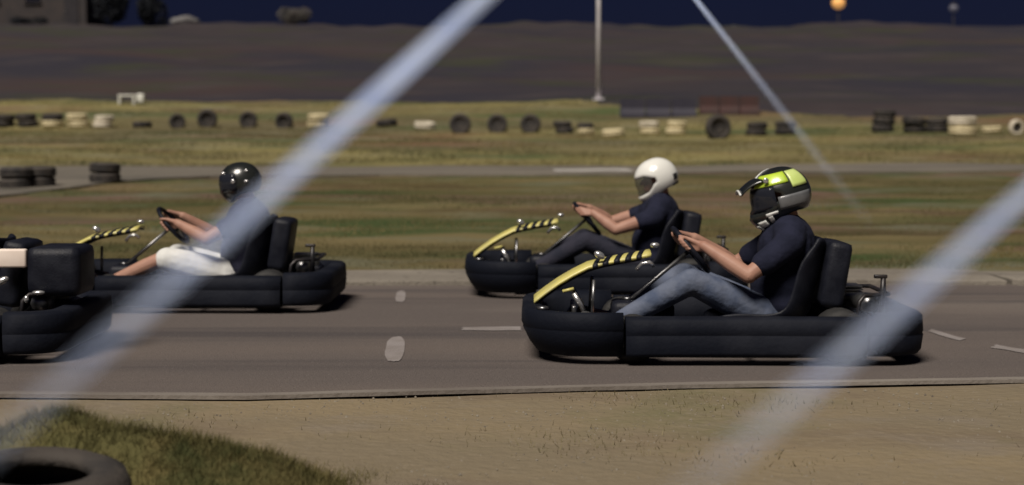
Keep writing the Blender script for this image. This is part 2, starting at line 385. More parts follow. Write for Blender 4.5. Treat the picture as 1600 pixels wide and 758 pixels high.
ROW = [(8, 198, 'stack', 'bb', 1.0), (42, 198, 'stack', 'bb', 1.05), (82, 199, 'stack', 'cb', 1.1), (121, 199, 'stack', 'cc', 1.1), (162, 200, 'stack', 'ww', 1.0), (222, 199, 'lie', 'b', 1.0),
       (277, 200, 'stand', 'b', .85), (324, 199, 'stand', 'b', 1.05), (388, 199, 'stand', 'b', .95), (444, 201, 'stand', 'b', .95), (498, 200, 'stack', 'cc', 1.15),
       (604, 197, 'lie', 'b', 1.1), (664, 201, 'lie', 'w', 1.1), (719, 208, 'stand', 'b', 1.05), (777, 207, 'stand', 'b', 1.0), (829, 207, 'stand', 'b', 1.0), (880, 208, 'stack', 'bb', .9), (916, 209, 'stack', 'cb', .8),
       (958, 213, 'lie', 'c', 1.1), (1015, 210, 'stack', 'cw', 1.0), (1056, 210, 'stack', 'cc', 1.0), (1122, 217, 'stand', 'b', 1.25), (1182, 212, 'stack', 'bb', 1.0), (1226, 210, 'stack', 'bb', 1.0),
       (1380, 206, 'stack', 'bbb', 1.1), (1428, 207, 'stack', 'bb', 1.15), (1464, 207, 'stack', 'bb', 1.1), (1504, 211, 'stack', 'cw', 1.35), (1549, 207, 'lie', 'c', 1.0), (1588, 209, 'stand', 'w', .8)]
COLN = {'b': 'black', 'c': 'cream', 'w': 'white'}; CW = {'black': 'dark rubber', 'cream': 'cream painted', 'white': 'white painted'}
for i, (px, py, how, cols, s) in enumerate(ROW):
    p = hit(px, py, 40); o_ = ORD[i] + ' place from the left'
    if how == 'stand':
        c = COLN[cols]; ty = place_tyre((p.x, p.y, p.z + .3 * s - .06), c, (R(90 + random.uniform(-8, 8)), 0, R(random.uniform(-20, 20))), s, f'{CW[c]} tyre standing upright, {o_} in the far tyre row', 'tyres of the far tyre row')
        di = bpy.data.objects.new('rim', DISC); link(di, ty)
    elif how == 'lie':
        c = COLN[cols]; place_tyre((p.x, p.y, p.z + .1 * s - .01), c, (R(random.uniform(-6, 6)), R(random.uniform(-6, 6)), random.random() * 6), s, f'{CW[c]} tyre lying flat, {o_} in the far tyre row', 'tyres of the far tyre row')
    else:
        nm = ['bottom', 'upper'] if len(cols) == 2 else ['bottom', 'middle', 'upper']
        for k, ch in enumerate(cols):
            c = COLN[ch]; place_tyre((p.x + random.uniform(-.04, .04), p.y + random.uniform(-.04, .04), p.z + (.1 + .2 * k) * s - .01), c, (R(random.uniform(-3, 3)), R(random.uniform(-3, 3)), random.random() * 6), s,
                                     f'{CW[c]} {nm[k]} tyre of the stack, {o_} in far tyre row', 'tyres of the far tyre row')
for (px, py, n, who) in [(25, 296, 2, 'leftmost stack'), (62, 294, 2, 'second stack'), (166, 287, 2, 'lone third stack')]:
    p = hit(px, py, 15)
    for k in range(n):
        place_tyre((p.x + random.uniform(-.02, .02), p.y, p.z + .09 + .17 * k), 'black', (R(random.uniform(-2, 2)), R(random.uniform(-2, 2)), random.random() * 6), .84 if n == 2 else 1,
                   f'black {"bottom" if k == 0 else "top"} tyre of the {who} beside the middle track', 'black tyres beside the middle track')
# low barriers behind the row
def barrier(px0, px1, pyb, hgt, D, m, label):
    a, b = at(px0, pyb, D), at(px1, pyb, D); n = 3; root = empty('barrier', ((a.x + b.x) / 2, D, float(gz((a.x + b.x) / 2, D)) - .03)); tag(root, label, 'barrier')
    L = (b.x - a.x) / n
    for k in range(n):
        bm = bmesh.new(); prof = [(-.22, 0), (.22, 0), (.2, .12), (.1, .3), (.085, hgt), (-.085, hgt), (-.1, .3), (-.2, .12)]
        v0 = [bm.verts.new((-L / 2 + .02, y, z)) for y, z in prof]; v1 = [bm.verts.new((L / 2 - .02, y, z)) for y, z in prof]
        for q in range(8): bm.faces.new((v0[q], v0[(q + 1) % 8], v1[(q + 1) % 8], v1[q]))
        bm.faces.new(v0); bm.faces.new(v1[::-1]); o = obj('barrier_block', bm, m, root, False); o.location = (-L + L * k, 0, 0)
barrier(968, 1088, 176, .62, 55.5, M_bar_n, 'long dark navy barrier behind the tyre row')
barrier(1092, 1186, 172, .62, 56.0, M_bar_r, 'dull maroon barrier to the right of the navy one')

# white bench on the upper bank
p = hit(205, 163, 40); root = empty('bench', p); tag(root, 'small white plastic bench on the bank above the tyre row', 'bench')
bm = bmesh.new(); box(bm, (-.12, 0, .30), (.62, .34, .06), .015); obj('seat', bm, M_bench, root)
for lx in (-.38, .12):
    bm = bmesh.new(); box(bm, (lx, 0, .12), (.07, .3, .3), .01); obj('leg', bm, M_bench, root)
bm = bmesh.new(); box(bm, (.34, .02, .21), (.24, .3, .3), .03); obj('side_box', bm, M_bench, root)

# lamp post (floodlight mast) above the upper bank
p = hit(935, 156, 55); root = empty('lamp_post', p); tag(root, 'tall thin pale lamp post rising out of the frame', 'lamp post')
bm = bmesh.new(); tube(bm, [(0, 0, -.2), (0, 0, 4), (0, 0, 8.6)], [.085, .075, .055], 12); obj('pole', bm, M_pole, root)
bm = bmesh.new(); box(bm, (0, 0, .02), (.4, .4, .05), .01); obj('base_plate', bm, M_pole, root)
bm = bmesh.new(); tube(bm, [(-.7, 0, 8.5), (.7, 0, 8.5)], .04, 8); obj('cross_arm', bm, M_pole, root)
for s in (-.5, .5):
    bm = bmesh.new(); box(bm, (s, -.12, 8.62), (.42, .16, .34), .03, Matrix.Rotation(R(35), 3, 'X')); obj('floodlight', bm, M_roof, root)
# globe lamps beyond the brow of the hill
def globe(px, py, D, r, m, label):
    c = at(px, py, D); zb = float(gz(c.x, D)); root = empty('street_lamp', (c.x, D, zb)); tag(root, label, 'street lamp', 'street lamps beyond the hill'); h = c.z - zb
    bm = bmesh.new(); tube(bm, [(0, 0, -.1), (0, 0, max(.2, h - r))], [.07, .05], 8); obj('pole', bm, M_roof, root)
    bm = bmesh.new(); ball(bm, (0, 0, h), (r, r, r * .9)); obj('globe', bm, m, root)
    bm = bmesh.new(); lathe(bm, [(.02, h + r * .8), (r * .8, h + r * .75), (r * .4, h + r * 1.1), (.02, h + r * 1.15)], 14, Matrix()); obj('cap', bm, M_roof, root)
globe(1310, 5, 128, .5, M_amber, 'street lamp with a glowing amber globe at the top edge')
globe(1490, 13, 130, .36, M_dim, 'dim grey globe street lamp right of the amber one')
globe(1146, 43, 124, .18, M_pt, 'tiny white street lamp on the hill beside the thin wire')

# brown house at the upper left
c = at(66, 45, 116); gzc = float(gz(c.x, 116)); house = empty('house', (c.x, 116, gzc)); tag(house, 'brown rendered house on the hilltop in the upper left corner', 'house')
bm = bmesh.new(); box(bm, (-3.0, 2.5, 1.9), (12, 5, 4.4)); obj('wall', bm, M_wallb, house, False)
bm = bmesh.new()
v = [bm.verts.new(q) for q in [(-9.4, -.4, 4.1), (3.4, -.4, 4.1), (3.4, 5.4, 4.1), (-9.4, 5.4, 4.1), (-9.4, 2.5, 6), (3.4, 2.5, 6)]]
for f in [(0, 1, 5, 4), (2, 3, 4, 5), (0, 4, 3), (1, 2, 5), (0, 3, 2, 1)]: bm.faces.new([v[i] for i in f])
obj('roof', bm, M_roof, house, False)
for wx in (-3.4, -.6):
    bm = bmesh.new(); box(bm, (wx, -.02, 2.1), (1.0, .1, 1.1)); wn = obj('window', bm, M_win, house, False)
    bm = bmesh.new(); box(bm, (wx, -.06, 1.5), (1.2, .16, .08)); obj('sill', bm, M_wallb, wn, False)
bm = bmesh.new(); box(bm, (2.0, -.02, .9), (.95, .1, 2.2)); dn = obj('door', bm, M_roof, house, False)
bm = bmesh.new(); ball(bm, (1.65, -.1, 1.0), (.05, .05, .05)); obj('handle', bm, M_steel, dn)
# dark low hedge in front of it, bushes and rocks along the brow
def bush(px0, px1, pyb, D, hgt, m, name, label, cat, n=900, leaf=.13):
    a, b = at(px0, pyb, D), at(px1, pyb, D); rx = (b.x - a.x) / 2; cx = (a.x + b.x) / 2; zb = float(gz(cx, D))
    root = empty(name, (cx, D, zb)); tag(root, label, cat)
    bm = bmesh.new(); tube(bm, [(0, 0, -.1), (.05, 0, hgt * .4), (-.03, 0, hgt * .7)], [.09, .06, .03], 7); obj('trunk', bm, M_bark, root)
    lobes = [(random.uniform(-.6, .6) * rx, random.uniform(-.5, .5), random.uniform(.35, .75) * hgt, random.uniform(.3, .5)) for _ in range(7)]
    P, T = [], []
    for k in range(n):
        lx, ly, lz, lr = random.choice(lobes); dv = Vector((random.gauss(0, 1), random.gauss(0, 1), random.gauss(0, 1))).normalized() * random.uniform(.5, 1) ** .5
        q = Vector((lx + dv.x * lr * rx, ly + dv.y * .7, max(.02, lz + dv.z * lr * hgt)))
        e1 = Vector((random.gauss(0, 1), random.gauss(0, 1), random.gauss(0, 1))).normalized() * leaf; e2 = Vector((random.gauss(0, 1), random.gauss(0, 1), random.gauss(0, 1))).normalized() * leaf
        i0 = len(P); P += [q - e1 * .5, q + e1 * .6, q + e2]; T.append((i0, i0 + 1, i0 + 2))
    o = tri_stuff('crown', np.array([tuple(q) for q in P]), np.array(T), m); o.parent = root
bush(14, 84, 50, 113, .55, M_leafd, 'hedge', 'low dark hedge in front of the brown house', 'hedge')
bush(142, 205, 50, 116, 3.4, M_leafd, 'bush', 'tall dark bush just right of the brown house', 'bush', 2600, .2)
bush(200, 262, 50, 118, 2.6, M_leafd, 'bush', 'dark bush between the tall bush and the pale rock', 'bush', 2000, .2)
bush(436, 492, 58, 114, 1.05, M_leafp, 'bush', 'pale rounded bush standing alone on the hill skyline', 'bush', 2600, .11)
c = at(290, 55, 112); bm = bmesh.new(); bmesh.ops.create_icosphere(bm, subdivisions=3, radius=1)
for v in bm.verts:
    k = 1 + .12 * math.sin(v.co.x * 5 + 1) + .1 * math.sin(v.co.y * 7 + v.co.z * 4); v.co = Vector((v.co.x * .95 * k, v.co.y * .6 * k, v.co.z * .36 * k))
o = obj('rock', bm, M_rock); o.location = (c.x, 112, float(gz(c.x, 112)) + .12); tag(o, 'flat pale rock on the hill skyline, upper left', 'rock')

# ------------------------------------------------------------------ karts (forward = -X)
def sweep(name, path, prof, m, parent, closed=False):
    """profile (n outward, z) swept along a plan path [(x,y)]"""
    bm = bmesh.new(); N = len(path); rings = []
    for i, (x, y) in enumerate(path):
        a = path[(i - 1) % N] if closed or i else path[i]; b = path[(i + 1) % N] if closed or i < N - 1 else path[i]
        t = Vector((b[0] - a[0], b[1] - a[1])).normalized(); n = Vector((t.y, -t.x))
        rings.append([bm.verts.new((x + n.x * q[0], y + n.y * q[0], q[1])) for q in prof])
    K = len(prof)
    for i in range(N if closed else N - 1):
        A, B = rings[i], rings[(i + 1) % N]
        for k in range(K): bm.faces.new((A[k], A[(k + 1) % K], B[(k + 1) % K], B[k]))
    if not closed: bm.faces.new(rings[0]); bm.faces.new(rings[-1][::-1])
    return obj(name, bm, m, parent)
def arc(cx, cy, r, a0, a1, n): return [(cx + r * math.cos(R(a0 + (a1 - a0) * k / n)), cy + r * math.sin(R(a0 + (a1 - a0) * k / n))) for k in range(n + 1)]
XF, XR, YW = -1.07, 1.01, .68
WH = (-.155, 0, .556); WA = Vector((.77, 0, .64)); WB = Vector((-.64, 0, .77))
def make_kart():
    k = empty('go_kart', (0, 0, 0))
    podp = [(-.03, .045), (-.004, .055), (.0, .07), (.004, .15), (.0, .156), (.0, .162), (.004, .168), (.0, .232), (-.02, .246), (-.10, .25), (-.12, .235), (-.13, .045)]
    frontp = [(-.10, .04), (-.07, .048), (-.03, .10), (.004, .17), (.002, .176), (.004, .184), (.012, .20), (.006, .262), (-.012, .276), (-.09, .27), (-.13, .24), (-.14, .04)]
    rf, rr = .36, .24
    fr = [(-.56, -YW)] + arc(XF + rf, -YW + rf, rf, 270, 180, 10)[0:] + arc(XF + rf, YW - rf, rf, 180, 90, 10) + [(-.56, YW)]
    sweep('front_bumper', fr[::-1], frontp, M_black2, k)
    sweep('side_pod', [(-.545 + i * .1225, -YW + .012 * math.sin(i * .4)) for i in range(11)][::1], podp, M_black2, k)
    sweep('side_pod', [(.68 - i * .1225, YW) for i in range(11)], podp, M_black2, k)
    rp = [(-.05, .05), (-.02, .055), (-.004, .075), (.006, .15), (.002, .156), (.002, .162), (.006, .168), (.0, .25), (-.02, .268), (-.10, .27), (-.13, .25), (-.14, .05)]
    re = [(.70, YW)] + arc(XR - rr, YW - rr, rr, 90, 0, 8) + arc(XR - rr, -YW + rr, rr, 0, -90, 8) + [(.70, -YW)]
    sweep('rear_bumper', re[::-1], rp, M_black2, k)
    for y in (-.36, .36):   # round bolt caps on the nose
        bm = bmesh.new(); lathe(bm, [(.001, .0), (.03, .0), (.03, .014), (.018, .018), (.001, .012)], 14, Matrix.Translation((XF + .10, y * 1.35, .275)), False); obj('bolt_cap', bm, M_steel, k)
    bm = bmesh.new(); box(bm, (-.1, 0, .055), (1.25, .62, .012)); obj('floor_pan', bm, M_frame, k, False)
    for s in (-1, 1):
        bm = bmesh.new(); tube(bm, [(XF + .12, s * .3, .1), (-.7, s * .3, .08), (-.3, s * .33, .07), (.3, s * .36, .07), (.6, s * .33, .1), (XR - .1, s * .33, .14)], .017, 8); obj('frame_tube', bm, M_frame, k)
        bm = bmesh.new(); tube(bm, [(-.5, s * .3, .09), (-.5, s * .52, .09)], .015, 8); obj('stub_axle', bm, M_frame, k)
        bm = bmesh.new(); tube(bm, [(.1, s * .36, .08), (.1, s * .62, .12)], .014, 8); obj('outrigger', bm, M_frame, k)
    bm = bmesh.new(); tube(bm, [(.58, -.55, .14), (.58, .55, .14)], .022, 10); obj('rear_axle', bm, M_steel, k)
    for (wx, wy, r, wd) in ((-.5, -.5, .125, .13), (-.5, .5, .125, .13), (.58, -.48, .14, .19), (.58, .48, .14, .19)):
        M = Matrix.Translation((wx, wy, r)) @ Matrix.Rotation(R(90), 4, 'X'); h = wd / 2
        we = empty('wheel', (0, 0, 0)); we.parent = k
        bm = bmesh.new(); lathe(bm, [(.07, -h), (r * .85, -h), (r, -h * .75), (r, h * .75), (r * .85, h), (.07, h), (.075, h * .5), (.075, -h * .5)], 22, M); obj('tyre', bm, M_tyre, we)
        bm = bmesh.new(); lathe(bm, [(.012, -h * .3), (.05, -h * .35), (.066, -h * .9), (.066, h * .9), (.05, h * .35), (.012, h * .3)], 16, M); obj('rim', bm, M_steel, we)
    # front fairing: a narrow slanted panel seen edge on
    fp = [(-1.015, .305), (-.955, .352), (-.88, .405), (-.80, .452), (-.72, .492), (-.64, .512), (-.55, .53), (-.46, .545), (-.38, .56)]
    def at_f(u):
        u = u * (len(fp) - 1); i = min(int(u), len(fp) - 2); a = u - i; return (fp[i][0] + (fp[i + 1][0] - fp[i][0]) * a, fp[i][1] + (fp[i + 1][1] - fp[i][1]) * a)
    hw = lambda u: .15 - .03 * u
    def panel(name, u0, u1, v0, v1, off, th, m, parent, skew=0, n=8):
        bm = bmesh.new(); top, bot = [], []
        for i in range(n + 1):
            ra, rb = [], []
            for j in range(5):
                v = v0 + (v1 - v0) * j / 4; u = u0 + (u1 - u0) * i / n + skew * (j / 4 - .5); u = min(max(u, 0), 1); x, z = at_f(u); crown = -.018 * v * v
                ra.append(bm.verts.new((x - off * .45, v * hw(u), z + crown + off))); rb.append(bm.verts.new((x - off * .45, v * hw(u), z + crown + off - th)))
            top.append(ra); bot.append(rb)
        for i in range(n):
            for j in range(4):
                bm.faces.new((top[i][j], top[i + 1][j], top[i + 1][j + 1], top[i][j + 1])); bm.faces.new((bot[i][j], bot[i][j + 1], bot[i + 1][j + 1], bot[i + 1][j]))
            bm.faces.new((top[i][0], bot[i][0], bot[i + 1][0], top[i + 1][0])); bm.faces.new((top[i][4], top[i + 1][4], bot[i + 1][4], bot[i][4]))
        for j in range(4):
            bm.faces.new((top[0][j], top[0][j + 1], bot[0][j + 1], bot[0][j])); bm.faces.new((top[n][j], bot[n][j], bot[n][j + 1], top[n][j + 1]))
        return obj(name, bm, m, parent)
    f = panel('front_fairing', 0, 1, -1, 1, 0, .018, M_yellow, k, n=24)
    for i in range(5):
        u = .58 + i * .085; panel('black_stripe', u, u + .045, -1.06, 1.06,   .003, .024, M_black, f, skew=.09, n=2)
    panel('under_panel', .06, .9, -.8, .8, -.022, .012, M_black, f, n=12)
    # struts, bracket and bright fittings below the fairing
    for s in (-1, 1):
        bm = bmesh.new(); tube(bm, [(-.80, s * .15, .33), (-.745, s * .15, .235)], .014, 8); obj('strut', bm, M_chrome, k)
        bm = bmesh.new(); tube(bm, [(-.69, s * .13, .40), (-.70, s * .16, .22)], .010, 8); obj('strut', bm, M_steel, k)
    bm = bmesh.new(); tube(bm, [(-.46, -.13, .455), (-.43, -.14, .49), (-.39, -.14, .497), (-.365, -.13, .475)], .011, 8); obj('bracket', bm, M_chrome, k)
    bm = bmesh.new(); ball(bm, (-.66, -.135, .535), (.032, .02, .02), Matrix.Rotation(R(30), 3, 'Y')); obj('fastener', bm, M_chrome, k)
    bm = bmesh.new(); ball(bm, (-.36, -.11, .588), (.026, .02, .015)); obj('fastener', bm, M_chrome, k)
    bm = bmesh.new(); tube(bm, [(-.86, -.16, .34), (-.80, -.16, .355)], .009, 8); obj('fastener', bm, M_yellow, k)
    bm = bmesh.new(); box(bm, (-.42, 0, .17), (.34, .26, .22), .035); tk = obj('fuel_tank', bm, M_black, k)
    bm = bmesh.new(); lathe(bm, [(.001, .29), (.03, .29), (.03, .275), (.001, .275)], 12, Matrix.Translation((-.5, 0, .005)), False); obj('cap', bm, M_steel, tk)
    C = Vector(WH)
    bm = bmesh.new(); tube(bm, [C, C - WA * .62], .012, 8); obj('steering_column', bm, M_steel, k)
    bm = bmesh.new(); pts = [C + Vector((0, math.cos(a), 0)) * .16 + WB * math.sin(a) * .15 for a in [2 * math.pi * i / 32 for i in range(32)]]; tube(bm, pts, .015, 8, True); sw = obj('steering_wheel', bm, M_black, k)
    for a in (0, 180, 270):
        bm = bmesh.new(); tube(bm, [C, C + Vector((0, math.cos(R(a)), 0)) * .155 + WB * math.sin(R(a)) * .145], .01, 6); obj('spoke', bm, M_steel, sw)
    bm = bmesh.new(); lathe(bm, [(.001, -.02), (.05, -.02), (.05, .02), (.001, .028)], 14, Matrix.Translation(C) @ WA.to_track_quat('Z', 'Y').to_matrix().to_4x4(), False); obj('hub', bm, M_black, sw)
    for s in (-1, 1):
        bm = bmesh.new(); tube(bm, [(-.86, s * .17, .08), (-.82, s * .17, .20), (-.80, s * .17, .23)], .009, 6); box(bm, (-.80, s * .17, .23), (.02, .09, .07), .006); obj('pedal', bm, M_steel, k)
    # moulded bucket seat
    sp = [(-.08, .135), (.05, .09), (.18, .075), (.32, .085), (.43, .14), (.49, .24), (.525, .36), (.55, .48), (.57, .58), (.58, .62)]
    bm = bmesh.new(); G = []
    for i, (x, z) in enumerate(sp):
        a = sp[max(i - 1, 0)]; b = sp[min(i + 1, len(sp) - 1)]; t = Vector((b[0] - a[0], b[1] - a[1])).normalized(); nx, nz = -t.y, t.x
        row = []
        for j in range(13):
            v = -1 + j / 6; lift = .14 * abs(v) ** 3.2 * (1 if 1 <= i <= 7 else .45); row.append(bm.verts.new((x + nx * lift, v * (.235 - (.03 if i > 7 else 0)), z + nz * lift)))
        G.append(row)
    for i in range(len(sp) - 1):
        for j in range(12): bm.faces.new((G[i][j], G[i][j + 1], G[i + 1][j + 1], G[i + 1][j]))
    st = obj('seat', bm, M_black, k); md = st.modifiers.new('t', 'SOLIDIFY'); md.thickness = .03; md.offset = -1; md2 = st.modifiers.new('b', 'SUBSURF'); md2.levels = md2.render_levels = 1
    bm = bmesh.new(); box(bm, (.612, 0, .43), (.13, .40, .36), .035, Matrix.Rotation(R(9), 3, 'Y')); obj('back_pad', bm, M_black, st)
    # engine behind / beside the seat
    en = empty('engine', (0, 0, 0)); en.parent = k
    bm = bmesh.new(); box(bm, (.74, .26, .17), (.24, .24, .18), .02); obj('crankcase', bm, M_black, en)
    for i in range(5):
        bm = bmesh.new(); box(bm, (.74, .26, .268 + i * .018), (.2 - .01 * i, .2, .008)); obj('fin', bm, M_steel, en, False)
    bm = bmesh.new(); tube(bm, [(.70, .12, .27), (.76, -.02, .28), (.78, -.26, .28)], [.03, .045, .045], 10); obj('exhaust', bm, M_steel, en)
    bm = bmesh.new(); tube(bm, [(.70, -.32, .2), (.71, -.32, .30), (.74, -.30, .33), (.88, -.24, .335), (.88, .25, .335), (.74, .32, .33), (.72, .33, .2)], .012, 8); obj('roll_hoop', bm, M_frame, k)
    bm = bmesh.new(); tube(bm, [(.845, -.25, .24), (.85, -.25, .43)], [.02, .014], 8); box(bm, (.835, -.25, .43), (.07, .03, .02), .006); obj('filler_post', bm, M_frame, k)
    return k
kart = make_kart()
tag(kart, 'black go-kart with yellow nose panel driven by person in lime helmet, nearest on right', 'go-kart', 'go-karts racing on the track')
K1, K2, K3, K4 = (1.135, 9.3, 0), (.725, 12.9, 0), (-2.22, 11.9, 0), (-3.33, 9.35, 0)
kart.location = K1; kart.rotation_euler = (0, 0, R(-.5))
k2 = copy_tree(kart); k2.location = K2; k2.rotation_euler = (0, 0, R(.8)); k2['label'] = 'black go-kart with yellow nose panel behind the nearest kart, driven by white helmet'
k3 = copy_tree(kart); k3.location = K3; k3.rotation_euler = (0, 0, 0); k3['label'] = 'black go-kart carrying the driver in white shorts, left side'
k4 = copy_tree(kart); k4.location = K4; k4.rotation_euler = (0, 0, R(1)); k4['label'] = 'black go-kart cut off by the left edge, only its tail showing'
# the cut-off kart carries a tall engine cover and a cream plate
bm = bmesh.new(); box(bm, (.865, -.10, .45), (.29, .40, .27), .05); ec = obj('engine_cover', bm, M_black, k4)
bm = bmesh.new(); box(bm, (.652, -.28, .525), (.15, .05, .10), .012); obj('cream_plate', bm, mat('cream_plastic', (.85, .74, .66), .6, (.78, .66, .58), 9), k4)
bm = bmesh.new(); ball(bm, (.60, -.33, .405), (.045, .02, .02), Matrix.Rotation(R(-25), 3, 'Y')); obj('fastener', bm, M_chrome, k4)
bm = bmesh.new(); ball(bm, (.80, -.34, .345), (.035, .02, .012)); ball(bm, (.735, -.34, .31), (.014, .014, .02)); obj('fastener', bm, M_chrome, k4)

# ------------------------------------------------------------------ drivers
HX, HY, HZ = .158, .135, .158
def sm(a, b, x): x = min(max((x - a) / (b - a), 0), 1); return x * x * (3 - 2 * x)
def hp(ph, th, off, chin):
    """point on a helmet shell: ph azimuth from straight ahead, th elevation (deg)"""
    c, s = math.cos(R(th)), math.sin(R(th)); cp, sp_ = math.cos(R(ph)), math.sin(R(ph))
    f = (1 - sm(20, 80, abs(ph))) * (1 - sm(-32, -8, th)); r = 1 + chin * f
    taper = 1 - .10 * (1 - sm(-60, -10, th)) * sm(40, 120, abs(ph))
    return Vector((-cp * c * (HX + off) * r * taper - .012 * cp, sp_ * c * (HY + off) * taper, s * (HZ + off) * (1 + (.06 + chin * .6) * f)))
def hpatch(name, ph0, ph1, th0, th1, off, m, parent, chin, n=12, k=6, th=.004, bulge=0):
    bm = bmesh.new(); G = [[bm.verts.new(hp(ph0 + (ph1 - ph0) * i / n, th0 + (th1 - th0) * j / k, off, chin)) for j in range(k + 1)] for i in range(n + 1)]
    for i in range(n):
        for j in range(k): bm.faces.new((G[i][j], G[i + 1][j], G[i + 1][j + 1], G[i][j + 1]))
    o = obj(name, bm, m, parent)
    if th: md = o.modifiers.new('t', 'SOLIDIFY'); md.thickness = th; md.offset = 0
    return o
def make_helmet(kind, parent, c, pitch, yaw=0):
    hs = .88 if kind == 'black' else 1.0
    chin = {'white': .24, 'moto': .34, 'black': .12}[kind]; shell = M_hwhite if kind == 'white' else M_hblack
    phs = list(np.linspace(-180, -86, 13)) + list(np.linspace(-76, 76, 15)) + list(np.linspace(86, 180, 13))
    lo = lambda ph: -36 - 24 * (1 - sm(30, 110, abs(ph)))
    bm = bmesh.new(); G = []
    for ph in phs:
        wdt = 1 - sm(52, 86, abs(ph)) * .72; a, b = 2 - (26 if kind == 'white' else 22) * wdt, 2 + (22 if kind == 'white' else 24) * wdt
        ths = list(np.linspace(lo(ph), a, 6)) + list(np.linspace(a, b, 5))[1:] + list(np.linspace(b, 88, 9))[1:]
        G.append([bm.verts.new(hp(ph, t, 0, chin)) for t in ths])
    N = len(G[0])
    for i in range(len(G) - 1):
        for j in range(N - 1):
            if 12 <= i <= 27 and 5 <= j < 9: continue
            bm.faces.new((G[i][j], G[i + 1][j], G[i + 1][j + 1], G[i][j + 1]))
    bm.faces.new([g[-1] for g in G[:-1]])
    bmesh.ops.remove_doubles(bm, verts=bm.verts, dist=.0004)
    h = obj('helmet', bm, [shell, M_liner], parent)
    md = h.modifiers.new('t', 'SOLIDIFY'); md.thickness = .022; md.offset = -1; md.material_offset = 1; md.material_offset_rim = 0
    h.location = c; h.rotation_euler = (0, R(-pitch), R(yaw)); h.scale = (hs,) * 3
    if kind == 'white':
        hpatch('visor', -74, 74, -27, 25, -.004, M_visor, h, chin, 18, 6, .002)
        for s in (-1, 1): hpatch('vent_or_glint', s * 135, s * 152, -20, -4, .003, M_liner, h, chin, 4, 4, .006)
        hpatch('rear_trim', 130, 230, -34, -30, .004, M_black, h, chin, 12, 2, .008)
    elif kind == 'black':
        hpatch('visor', -84, 84, -23, 28, .003, M_visord, h, chin, 18, 6, .003)
        for s in (-1, 1):
            bm = bmesh.new(); ball(bm, hp(s * 78, 4, .006, chin), (.018, .008, .018)); obj('pivot', bm, M_chrome, h)
        bm = bmesh.new(); ball(bm, hp(-40, 32, .004, chin), (.018, .008, .012)); obj('vent_or_glint', bm, M_chrome, h)  # this bead and the next two are highlights modelled in chrome
        bm = bmesh.new(); ball(bm, hp(-118, 30, .004, chin), (.016, .008, .012)); obj('vent_or_glint', bm, M_chrome, h)
        bm = bmesh.new(); ball(bm, hp(-112, 0, .004, chin), (.02, .01, .012)); obj('vent_or_glint', bm, M_chrome, h)
    else:
        for s in (-1, 1):
            hpatch('lime_panel', s * 26, s * 106, 27, 55, .003, M_lime, h, chin, 14, 6)
            hpatch('pale_panel', s * 110, s * 152, 14, 54, .003, M_limep, h, chin, 8, 6)
            hpatch('grey_panel', s * 78, s * 150, -24, 2, .003, M_grey, h, chin, 12, 5)
            hpatch('white_stripe', s * 30, s * 46, -46, -34, .004, M_wgraf, h, chin, 4, 3)
            hpatch('white_stripe', s * 50, s * 72, -30, -24, .004, M_wgraf, h, chin, 5, 2)
            hpatch('white_stripe', s * 52, s * 60, -44, -28, .004, M_wgraf, h, chin, 3, 3)
            hpatch('white_stripe', s * 18, s * 27, -52, -40, .004, M_wgraf, h, chin, 3, 3)
        hpatch('crown_stripe', -14, 14, 46, 84, .003, M_wgraf, h, chin, 4, 8)
        hpatch('goggles', -74, 74, -21, 26, -.006, M_visord, h, chin, 16, 6, .012)
        # peak
        bm = bmesh.new(); G = []
        for i in range(9):
            u = i / 8; row = []
            for j in range(9):
                v = -1 + j / 4; row.append(bm.verts.new((-.085 - .135 * u, v * (.105 - .018 * u), .128 - .058 * u * u + .01 * u - .022 * v * v)))
            G.append(row)
        for i in range(8):
            for j in range(8): bm.faces.new((G[i][j], G[i + 1][j], G[i + 1][j + 1], G[i][j + 1]))
        pk = obj('peak', bm, M_hblack, h); md = pk.modifiers.new('t', 'SOLIDIFY'); md.thickness = .007
        bm = bmesh.new(); tube(bm, [Vector((-.222, v * .087, .082 - .022 * v * v)) for v in np.linspace(-1, 1, 9)], .0065, 6); obj('peak_rim', bm, M_wgraf, pk)
        for s in (-1, 1):
            bm = bmesh.new(); ball(bm, (-.075, s * .118, .106), (.016, .006, .016)); obj('peak_screw', bm, M_chrome, pk)
    return h

